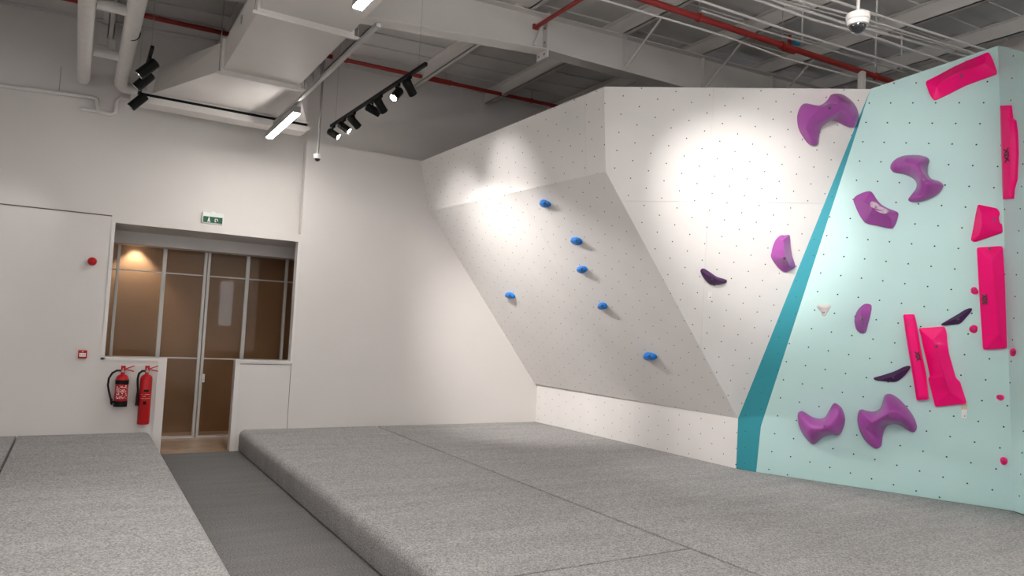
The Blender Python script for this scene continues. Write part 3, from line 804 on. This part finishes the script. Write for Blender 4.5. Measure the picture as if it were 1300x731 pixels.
# 1: shorter extinguisher with black bands
def extinguisher(cx, zb, r, hb, label, kind):
    yc = YB - r - 0.03
    e = empty('fire_extinguisher', (cx, yc, zb), label, 'extinguisher', 'fire extinguishers on the back wall')
    body = [(0.0, 0), (r*0.92, 0), (r, 0.015), (r, hb - r*0.9), (r*0.92, hb - r*0.45), (r*0.7, hb - r*0.15), (r*0.33, hb), (r*0.30, hb + 0.03), (0, hb + 0.03)]
    bd = finish('cylinder', lathe(bmesh.new(), (cx, yc, zb), (0, 0, 1), body, 28), 'extred', e, smooth=40)
    if kind == 0:
        finish('base_band', lathe(bmesh.new(), (cx, yc, zb - 0.002), (0, 0, 1), [(r+0.003, 0), (r+0.003, 0.075), (r-0.002, 0.076)], 28), 'rubber', e, smooth=40)
        finish('top_band', lathe(bmesh.new(), (cx, yc, zb), (0, 0, 1), [(r-0.002, hb - 0.125), (r+0.002, hb - 0.125), (r+0.002, hb - 0.07), (r-0.006, hb - 0.066)], 28), 'rubber', e, smooth=40)
    lab = []
    # printed label: rows of small pale marks on the front of the cylinder
    bm = bmesh.new()
    z0, z1, rows = (zb + 0.105, zb + hb - 0.15, 11) if kind == 0 else (zb + hb*0.52, zb + hb*0.60, 3)
    for i in range(rows):
        z = z0 + (z1 - z0) * i / (rows - 1)
        a = -0.85
        while a < 0.75:
            wd = random.uniform(0.08, 0.28)
            if random.random() < 0.78:
                p = [(cx + sin(t)*(r+0.0015), yc - cos(t)*(r+0.0015)) for t in (a, a + wd/2, a + wd)]
                hh = random.choice((0.005, 0.007, 0.012)) if kind == 0 else 0.006
                for (xa, ya), (xb, yb_) in zip(p, p[1:]):
                    bm.faces.new([bm.verts.new((xa, ya, z)), bm.verts.new((xb, yb_, z)), bm.verts.new((xb, yb_, z + hh)), bm.verts.new((xa, ya, z + hh))])
            a += wd + random.uniform(0.05, 0.12)
    tag(finish('printed_label', bm, 'paper' if kind == 0 else 'tape', bd), 'small pale printed instructions', kind='stuff')
    if kind == 1:
        for za, zc, a0, a1 in ((zb + hb*0.655, zb + hb*0.70, -0.35, 0.45), (zb + hb*0.40, zb + hb*0.47, -0.35, 0.2)):
            bm = bmesh.new()
            ts = np.linspace(a0, a1, 7)
            for ta, tb in zip(ts, ts[1:]):
                q = [(cx + sin(t)*(r+0.0015), yc - cos(t)*(r+0.0015)) for t in (ta, tb)]
                bm.faces.new([bm.verts.new((*q[0], za)), bm.verts.new((*q[1], za)), bm.verts.new((*q[1], zc)), bm.verts.new((*q[0], zc))])
            finish('label_patch', bm, 'rubber', bd)
    zt = zb + hb + 0.03
    vb = finish('valve', lathe(bmesh.new(), (cx, yc, zt - 0.005), (0, 0, 1), [(0.022, 0), (0.022, 0.03), (0.015, 0.035), (0.015, 0.06), (0, 0.06)], 14), 'galv', e, smooth=40)
    for s, zz in ((0.055, 0.03), (0.095, 0.055)):
        finish('lever', obox(bmesh.new(), (cx + 0.055, yc, zt + zz), (0.075, 0, 0.03 if zz > 0.04 else -0.018), (0, 0.012, 0), (0, 0, 0.007)), 'extred', vb)
    finish('grip_block', B(cx - 0.025, cx + 0.03, yc - 0.014, yc + 0.014, zt + 0.01, zt + 0.085, bevel=0.004), 'extred', vb)
    if kind == 0:
        pts = [(cx - 0.02, yc, zt + 0.02), (cx - 0.07, yc - 0.01, zt + 0.022), (cx - 0.12, yc - 0.01, zt - 0.01), (cx - 0.155, yc - 0.01, zt - 0.08), (cx - 0.16, yc - 0.01, zt - 0.17), (cx - 0.14, yc - 0.01, zt - 0.26), (cx - 0.115, yc - 0.01, zb + 0.10), (cx - 0.105, yc - 0.01, zb + 0.06)]
        finish('hose', T(pts, 0.0125, 8), 'rubber', e, smooth=60)
        finish('nozzle', T([(cx - 0.108, yc, zb + 0.10), (cx - 0.10, yc, zb + 0.02)], [0.016, 0.012], 8), 'rubber', e)
        finish('hose_clip', B(cx - 0.12, cx - r + 0.01, yc - 0.012, yc + 0.012, zb + 0.045, zb + 0.07), 'rubber', e)
    else:
        pts = [(cx - 0.02, yc, zt + 0.015), (cx - 0.06, yc - 0.01, zt + 0.015), (cx - 0.095, yc - 0.01, zt - 0.02), (cx - 0.105, yc - 0.01, zt - 0.09), (cx - 0.10, yc - 0.01, zt - 0.17), (cx - 0.092, yc - 0.01, zt - 0.24)]
        finish('hose', T(pts, 0.0135, 8), 'rubber', e, smooth=60)
        finish('horn', T([(cx - 0.092, yc - 0.01, zt - 0.22), (cx - 0.092, yc - 0.01, zt - 0.44)], [0.013, 0.024], 10), 'rubber', e)
    finish('wall_bracket', B(cx - 0.03, cx + 0.03, yc + r*0.8, YB - 0.001, zb + hb*0.55, zb + hb*0.9), 'galv', e)
    return e
extinguisher(0.567, 0.665, 0.078, 0.415, 'shorter red fire extinguisher with black bands and looped hose on the back wall', 0)
extinguisher(0.852, 0.425, 0.075, 0.66, 'taller plain red fire extinguisher with a horn beside the doorway trim', 1)

al = empty('fire_alarm_sounder', (0.115, YB, 2.54), 'round red fire alarm sounder on the white back wall', 'fire alarm')
finish('back_plate', lathe(bmesh.new(), (0.115, YB - 0.0005, 2.54), (0, -1, 0), [(0.048, 0), (0.048, 0.015), (0, 0.015)], 24), 'paper', al)
finish('sounder_dome', lathe(bmesh.new(), (0.115, YB - 0.012, 2.54), (0, -1, 0), [(0.054, 0), (0.054, 0.03), (0.048, 0.05), (0.03, 0.065), (0.012, 0.07), (0, 0.07)], 24), 'extred', al, smooth=40)
cp_ = empty('call_point', (0.094, YB, 1.33), 'square red manual fire call point on the white back wall', 'call point')
finish('housing', B(0.044, 0.144, YB - 0.05, YB - 0.0005, 1.278, 1.382, bevel=0.006), 'extred', cp_)
pl_ = finish('glass_plate', B(0.058, 0.130, YB - 0.053, YB - 0.049, 1.30, 1.345), 'paper', cp_)
for k in range(3):
    finish('printed_symbol', B(0.063 + k*0.023, 0.077 + k*0.023, YB - 0.0545, YB - 0.0525, 1.318, 1.328), 'extred', pl_)
finish('symbol_dot', lathe(bmesh.new(), (0.094, YB - 0.0495, 1.362), (0, -1, 0), [(0.007, 0), (0.007, 0.003), (0, 0.003)], 10), 'paper', cp_)

# exit sign on the upper wall above the opening
ex = empty('exit_sign', (1.565, YU, 3.23), 'green and white emergency exit sign above the doorway opening', 'exit sign')
finish('housing', B(1.425, 1.705, YU - 0.055, YU - 0.0005, 3.225, 3.385, bevel=0.008), 'signwhite', ex)
finish('ceiling_knob', B(1.535, 1.595, YU - 0.04, YU - 0.01, 3.385, 3.405, bevel=0.004), 'signwhite', ex)
fc = finish('green_panel', B(1.437, 1.695, YU - 0.059, YU - 0.054, 3.238, 3.325), 'greensign', ex)
yy = YU - 0.0595
def glyph(name, polys, parent):
    bm = bmesh.new()
    for p in polys: prism(bm, [(x, yy, z) for x, z in p], (0, -0.001, 0))
    o = finish(name, bm, 'signwhite', parent); return o
glyph('running_figure', [[(1.505,3.305),(1.518,3.305),(1.518,3.318),(1.505,3.318)], [(1.498,3.27),(1.522,3.275),(1.525,3.302),(1.503,3.300)], [(1.492,3.248),(1.504,3.248),(1.512,3.272),(1.500,3.272)], [(1.512,3.250),(1.535,3.250),(1.535,3.258),(1.520,3.272),(1.512,3.272)]], fc)
glyph('exit_arrow', [[(1.59,3.252),(1.612,3.252),(1.612,3.262),(1.600,3.262),(1.600,3.30),(1.590,3.30)], [(1.597,3.302),(1.625,3.302),(1.637,3.285),(1.625,3.265),(1.620,3.272),(1.624,3.285),(1.616,3.294),(1.597,3.294)]], fc)

# ================================================================== CEILING SERVICES
# air duct with angle flanges, flaring to a slot diffuser
du = empty('air_duct', (1.58, 7.4, 4.6), 'large white rectangular air duct flaring to a slot diffuser', 'air duct')
finish('duct_run', B(1.17, 1.99, 2.0, 8.34, 4.6, 4.925), 'duct', du)
for y in (3.2, 4.9, 6.46, 8.33):
    fl = finish('flange', box(box(box(bmesh.new(), 1.145, 2.02, y - 0.02, y + 0.02, 4.575, 4.602), 1.145, 1.172, y - 0.02, y + 0.02, 4.602, 4.95), 1.988, 2.02, y - 0.02, y + 0.02, 4.602, 4.95), 'duct', du)
finish('flared_plenum', loft(bmesh.new(), [(1.17, 8.34, 4.6), (1.99, 8.34, 4.6), (1.99, 8.34, 4.925), (1.17, 8.34, 4.925)],
                             [(0.62, 10.35, 4.745), (2.63, 10.35, 4.745), (2.63, 10.35, 5.12), (0.68, 10.35, 5.12)]), 'duct', du)
finish('plenum_box', B(0.56, 2.64, 10.35, 10.62, 4.745, 5.12), 'duct', du)
sl = finish('diffuser_slot', B(0.52, 2.63, 10.33, 10.36, 4.685, 4.728), 'black', du)
finish('diffuser_lip', prism(bmesh.new(), [(0.38, 10.30, 4.60), (2.60, 10.30, 4.60), (2.66, 10.30, 4.64), (2.66, 10.30, 4.686), (0.38, 10.30, 4.686)], (0, 0.30, 0)), 'duct', sl)
finish('diffuser_frame', B(0.50, 2.65, 10.30, 10.60, 4.728, 4.75), 'duct', sl)
for y in (6.46, 8.33):
    for x in (1.13, 2.06):
        finish('hanger_rod', T([(x, y, 4.56), (x, y, roof(x) - 0.02)], 0.006, 6), 'galv', du)
    finish('trapeze_bar', B(1.11, 2.10, y - 0.016, y + 0.016, 4.545, 4.575), 'duct', du)
finish('inspection_hole', lathe(bmesh.new(), (1.169, 7.35, 4.82), (-1, 0, 0), [(0.045, 0), (0.045, 0.006), (0, 0.006)], 16), 'galv', du)

# slotted support channel under the duct edge
cc0 = onz(345, 150, 4.545); cc1 = onz(440, 44, 4.545)
st = finish('support_channel', obox(bmesh.new(), (2.075, 7.9, 4.525), (0.02, 0, 0), (0, 1.95, 0), (0, 0, 0.018)), 'galv')
tag(st, 'long slotted metal channel carrying the pendant light beside the duct', 'channel')

# pendant linear lights
def pendant(loc, L, label, zc, rad_x=0.045, group='linear pendant lights', up=False):
    x, y, z = loc
    e = empty('linear_pendant', (x, y, z), label, 'pendant light', group)
    finish('housing', B(x - rad_x, x + rad_x, y - L/2, y + L/2, z, z + 0.085, bevel=0.006), 'lampgrey', e)
    finish('diffuser', B(x - rad_x + 0.006, x + rad_x - 0.006, y - L/2 + 0.006, y + L/2 - 0.006, z - 0.014, z + 0.002, bevel=0.006), 'diffuser', e)
    if up: finish('added_uplight_strip', B(x - rad_x + 0.012, x + rad_x - 0.012, y - L/2 + 0.03, y + L/2 - 0.03, z + 0.084, z + 0.088), 'added_uplight', e)  # glowing strip added out of sight to lighten the roof and steelwork
    for s in (-0.42, 0.42):
        finish('suspension_wire', T([(x, y + s*L, z + 0.085), (x, y + s*L, zc)], 0.004, 5), 'galv', e)
    return e
pendant((2.08, 9.42, 4.39), 1.46, 'lit linear pendant light hanging under the end of the support channel', 4.506)
p2 = onz(449, 9, 4.39)
pendant((float(p2[0]) + 0.03, float(p2[1]) - 0.73, 4.39), 1.46, 'lit linear pendant light hung straight from the underside of the duct', 4.545)
for x, y in ((2.4, 1.2), (2.4, -2.4), (-3.2, 3.4), (-3.2, 0.0), (-3.2, -3.6), (6.4, -0.6), (6.4, -3.6)):  # unseen pendants, added to raise the general light of the hall
    pendant((x, y, 4.39), 1.46, 'unseen linear pendant light added to fill the hall with light', roof(x) - 0.02, up=True)

# track lights
def spot_head(parent, mount, target, power, blend=1.0, size=38, L=0.185, r=0.050, mesh=[None]):
    """cylindrical head hanging from the track at mount, aimed at target"""
    m_, t_ = V(mount), V(target)
    piv = m_ + Vector((0, 0, -0.115))
    d = (t_ - piv).normalized()
    c0 = piv - d*(L*0.42); c1 = piv + d*(L*0.58)
    sh = finish('spot_head', lathe(bmesh.new(), c0, d, [(r*0.8, 0), (r, 0.012), (r, L), (r*0.86, L), (r*0.82, L - 0.02)], 20), 'black', parent, smooth=40)
    finish('spot_lens', lathe(bmesh.new(), c0, d, [(r*0.82, L - 0.020), (r*0.82, L - 0.012), (0, L - 0.010)], 20), 'lens', sh)
    side = d.cross(Vector((0, 0, 1)))
    side = side.normalized() if side.length > 0.01 else Vector((1, 0, 0))
    finish('yoke', T([m_ + Vector((0, 0, -0.015)), m_ + Vector((0, 0, -0.06)) + side*0.02, piv + side*(r + 0.002)], 0.010, 8), 'black', sh)
    finish('track_adapter', B(m_.x - 0.016, m_.x + 0.016, m_.y - 0.05, m_.y + 0.05, m_.z - 0.035, m_.z - 0.002, bevel=0.004), 'black', sh)
    if power > 0:
        l = bpy.data.lights.new('spot_beam', 'SPOT'); l.energy = power; l.spot_size = radians(size); l.spot_blend = blend
        l.shadow_soft_size = 0.035; l.color = (1.0, 0.97, 0.94)
        o = bpy.data.objects.new('spot_beam', l); COL.objects.link(o)
        o.location = piv + d*(L*0.58 + 0.02)
        o.rotation_euler = d.to_track_quat('-Z', 'Y').to_euler()
    return sh
def track(x0, y0, x1, y1, z, label, wires=2):
    e = empty('track_light', ((x0+x1)/2, (y0+y1)/2, z), label, 'track light', 'black track lights')
    d = Vector((x1 - x0, y1 - y0, 0)); L = d.length; d.normalize(); s = Vector((-d.y, d.x, 0))
    finish('track_rail', obox(bmesh.new(), ((x0+x1)/2, (y0+y1)/2, z), s*0.018, d*(L/2), (0, 0, 0.018)), 'black', e)
    for k in range(wires):
        t = 0.06 + 0.88*k/(wires - 1); x, y = x0 + (x1-x0)*t, y0 + (y1-y0)*t
        finish('suspension_wire', T([(x, y, z + 0.018), (x, y, roof(x) - 0.01)], 0.0025, 5), 'galv', e)
    return e
ZT = 4.70
tr1 = track(2.91, 10.10, 2.99, 6.99, ZT, 'black track light with seven spot heads hanging before the upper wall')
def on_track(px_, py_):
    p = onz(px_, py_, ZT); t = (p[1] - 10.10) / (6.99 - 10.10); t = min(0.99, max(0.01, t))
    return (2.91 + 0.08*t, 10.10 + (6.99 - 10.10)*t, ZT - 0.018)
hot = lambda pl, x, y: pl.px(x, y)
for (mx_, my_), tgt, pw, sz in (((424, 158), hot(PM, 1050, 560), 0.9, 36),
                                ((437, 149), hot(PW, 880, 500), 0.7, 40),
                                ((449, 141), hot(PO, 640, 370), 0.34, 62),
                                ((473, 125.5), hot(PU, 650, 236), 0.22, 48),
                                ((483, 119), hot(PK, 705, 500), 1.5, 56),
                                ((505, 104.5), (-0.5, 5.5, 0.3), 0.7, 60),
                                ((520, 95), hot(PO, 700, 440), 0.5, 50)):
    spot_head(tr1, on_track(mx_, my_), tgt, SPOT_W*pw, size=sz)
tr2 = track(0.475, 8.45, 0.475, 10.9, 4.72, 'black track light with three spot heads beside the two big white pipes')
for y, tgt, pw in ((8.75, (-1.7, 9.1, 2.2), 0.35), (9.25, (-1.7, 9.7, 2.0), 0.35), (10.2, (-1.4, 10.5, 2.4), 0.2)):
    spot_head(tr2, (0.475, y, 4.702), tgt, SPOT_W*pw, size=60, L=0.24, r=0.056)
tr3 = track(2.95, 4.2, 2.95, 0.9, ZT, 'black track light of the same row over the mats, nearer the viewer')
for y, tgt, pw, sz in ((3.9, hot(PW, 945, 268), 1.9, 34), (3.2, hot(PM, 1090, 250), 0.95, 46), (2.4, hot(PM, 1100, 470), 0.35, 46), (1.5, hot(PW, 880, 330), 0.7, 46)):
    spot_head(tr3, (2.95, y, ZT - 0.018), tgt, SPOT_W*pw, size=sz)

# red sprinkler pipes
def hang(parent, x, y, z, r):
    finish('hanger_rod', T([(x, y, z + r), (x, y, roof(x) - 0.005)], 0.006, 6), 'galv', parent)
    finish('hanger_clip', T([(x - 0.018, y, z), (x + 0.018, y, z)], r*1.35, 12), 'red', parent)
r1 = finish('sprinkler_pipe', T([(-3.0, 10.5, 5.72), (9.0, 10.5, 5.98)], 0.032, 12), 'red', smooth=50)
tag(r1, 'thin red sprinkler pipe running along the upper back wall', 'pipe', 'red sprinkler pipes')
for px_, py_ in ((175, 17), (440, 72), (549, 97), (566, 101), (675, 127)):
    p = ony(px_, py_, 10.5); hang(r1, float(p[0]), 10.5, 5.785 + 0.02167*float(p[0]), 0.032)
finish('pipe_coupling', T([(4.55, 10.5, 5.883), (4.95, 10.5, 5.892)], 0.042, 12), 'red', r1)
ra, rb2 = onz(820, 0, 5.5), onz(1130, 103, 5.5)
dr = rb2 - ra
r2 = finish('sprinkler_pipe', T([ra - dr*1.2, rb2 + dr*0.3], 0.036, 12), 'red', smooth=50)
tag(r2, 'thicker red sprinkler pipe with an upright branch above the white facet', 'pipe', 'red sprinkler pipes')
for t in (0.18, 0.5, 0.93): q = ra + dr*t; hang(r2, float(q[0]), float(q[1]), 5.5, 0.036)
q = onz(1002, 62, 5.5)
finish('branch_tee', T([q + [0, 0, 0], q + [0, 0, 0.17]], 0.022, 10), 'red', r2)
finish('tee_collar', T([q - dr/np.linalg.norm(dr)*0.09, q + dr/np.linalg.norm(dr)*0.09], 0.048, 12), 'red', r2)
finish('blue_fitting', T([q + [0.02, 0, 0.10], q + [0.07, 0, 0.10], q + [0.17, -0.01, 0.10]], [0.018, 0.034, 0.026], 10), 'valveblue', r2)['label'] = 'blue fitting'
r3a, r3b = onz(692, 28, 5.6), onz(732, 0, 5.6)
r3 = finish('sprinkler_pipe', T([(4.52, YRf - 0.14, 5.605), (4.50, 2.5, 5.595)], 0.026, 12), 'red', smooth=50)
tag(r3, 'short red sprinkler pipe meeting the splice of the roof beam', 'pipe', 'red sprinkler pipes')
finish('pipe_bracket', B(4.48, 4.55, YRf - 0.15, YRf - 0.115, 5.575, 5.635), 'red', r3)

# white conduits and cables under the roof
CG = 'thin white conduits under the roof'
def conduit(pts, z, r, label, ext=(0.5, 0.5)):
    P = [onz(*p, z) for p in pts]
    P = [P[0] + (P[0] - P[1])*ext[0]] + P + [P[-1] + (P[-1] - P[-2])*ext[1]]
    o = finish('conduit', T(P, r, 8), 'steel', smooth=60)
    return tag(o, label, 'conduit', CG)
conduit([(766, 0), (920, 46), (997, 74), (1089, 99)], 5.45, 0.012, 'sagging white cable under the red sprinkler pipe with the branch')
conduit([(920, 11.5), (1000, 38.6), (1120, 75.5), (1166, 90.5)], 5.52, 0.014, 'white conduit running closest beside the thicker red sprinkler pipe')
conduit([(920, 23), (976, 41), (1018, 53), (1109, 80)], 5.55, 0.011, 'thinner white conduit just above the thicker red sprinkler pipe')
conduit([(961, 0), (1032, 25), (1100, 44), (1202, 79)], 5.50, 0.015, 'lower white conduit of the bundle passing under the dome camera')
conduit([(981, 0), (1074, 30), (1104, 37), (1220, 70)], 5.52, 0.016, 'thickest white conduit of the bundle passing behind the dome camera')
conduit([(990, 0), (1080, 18.6 + 6), (1231, 68)], 5.56, 0.010, 'thinnest white conduit inside the bundle behind the dome camera')
conduit([(1010, 0), (1080, 18.6), (1231, 68 - 2)], 5.50, 0.012, 'white conduit at the dome camera rod, second from the mint facet edge')
conduit([(1056, 0), (1120, 21), (1237, 59)], 5.50, 0.014, 'white conduit farthest from the red sprinkler pipe, alone above the bundle')
# conduit hanger rods
for px_, py_, z in ((1018, 53, 5.55), (1193 - 0, 0, 5.6), (1111, 85, 5.5), (1144, 88, 5.5), (1113, 16, 5.5)):
    p = onz(px_, py_, z)
    tag(finish('hanger_rod', T([p, (p[0], p[1], roof(p[0]) - 0.01)], 0.010, 6), 'steel'), 'short white hanger rod between roof and conduits', 'hanger', 'hanger rods of the conduits')

# dome cameras
def dome(c, R, ztop, label, rod=0.012):
    x, y, z = [float(t) for t in c]
    e = empty('dome_camera', (x, y, z), label, 'security camera', 'ceiling dome cameras')
    finish('housing', lathe(bmesh.new(), (x, y, z + R*1.05), (0, 0, -1), [(R*0.55, -0.012), (R*0.95, 0), (R, 0.02), (R, R*0.55), (R*0.92, R*0.60), (R*0.86, R*1.0), (R*0.70, R*1.05)], 28), 'pipewhite', e, smooth=40)
    prof = [(R*0.70*cos(a), R*1.05 + R*0.70*sin(a)) for a in np.linspace(0, pi/2, 8)]
    prof[-1] = (0, prof[-1][1])
    finish('dome_cover', lathe(bmesh.new(), (x, y, z + R*1.05), (0, 0, -1), prof, 28), 'domeblack', e, smooth=60)
    finish('mounting_pole', T([(x, y, z + R*1.05), (x, y, ztop)], rod, 10), 'polegrey' if rod > 0.014 else 'pipewhite', e)
    return e
c1 = depth(1089, 33, 5.2)
dome(c1, 0.082, roof(c1[0]) - 0.005, 'white dome security camera on a rod above the climbing wall')
c2 = depth(403, 201.5, 10.2)
dome(c2, 0.058, roof(c2[0]) - 0.005, 'small white dome security camera on a long pole before the partition wall', 0.016)

# big white insulated pipes running to the back wall
PGp = 'white insulated pipes by the back wall'
o = finish('insulated_pipe', T([(-0.12, 3.0, 4.97), (-0.155, 10.85, 4.95), (-0.158, 10.93, 4.93), (-0.16, 10.96, 4.88)], [0.088, 0.075, 0.072, 0.05], 20), 'pipewhite', smooth=50)
tag(o, 'thick white insulated pipe ending short of the upper wall', 'pipe', PGp)
o = finish('insulated_pipe', T([(0.30, 3.0, 4.99), (0.272, 10.80, 4.95), (0.275, 10.86, 4.93), (0.31, 10.90, 4.91), (0.40, 10.90, 4.90), (0.55, 10.90, 4.90)], [0.098, 0.078, 0.075, 0.07, 0.065, 0.065], 20), 'pipewhite', smooth=50)
tag(o, 'thick white insulated pipe turning toward the slot diffuser', 'pipe', PGp)
finish('cable_tie', T([(0.285, 8.84, 4.967), (0.285, 8.87, 4.967)], 0.090, 20), 'rubber', o)
pa = onz(115, 64, 4.97)
for dy in (0.0, -1.55):
    br = finish('bridge_pipe', T([(-0.06, float(pa[1]) + dy, 4.97), (0.28, float(pa[1]) + dy, 4.97)], 0.055, 14), 'pipewhite', o, smooth=50)
finish('valve_box', B(0.09, 0.16, float(pa[1]) - 0.05, float(pa[1]) + 0.03, 5.02, 5.13, bevel=0.006), 'pipewhite', o)
# drain pipe on the wall
Pd = [ony(*p, 11.07) for p in ((-40, 103), (60, 116), (118, 124), (122.5, 126), (124, 139), (127, 142), (141, 145), (146, 143), (148, 128), (152, 124.5), (163, 127), (185, 131))]
dp = finish('drain_pipe', T(Pd, 0.028, 12), 'pipewhite', smooth=60)
tag(dp, 'thin white drain pipe with a U-bend along the upper wall', 'pipe')
finish('stub_branch', T([ony(102, 138, 11.07), ony(124, 141.5, 11.07)], 0.026, 12), 'pipewhite', dp)
q = ony(75, 115, 11.07)
finish('pipe_hanger', T([q, q + [0, 0, 0.32]], 0.005, 6), 'galv', dp)
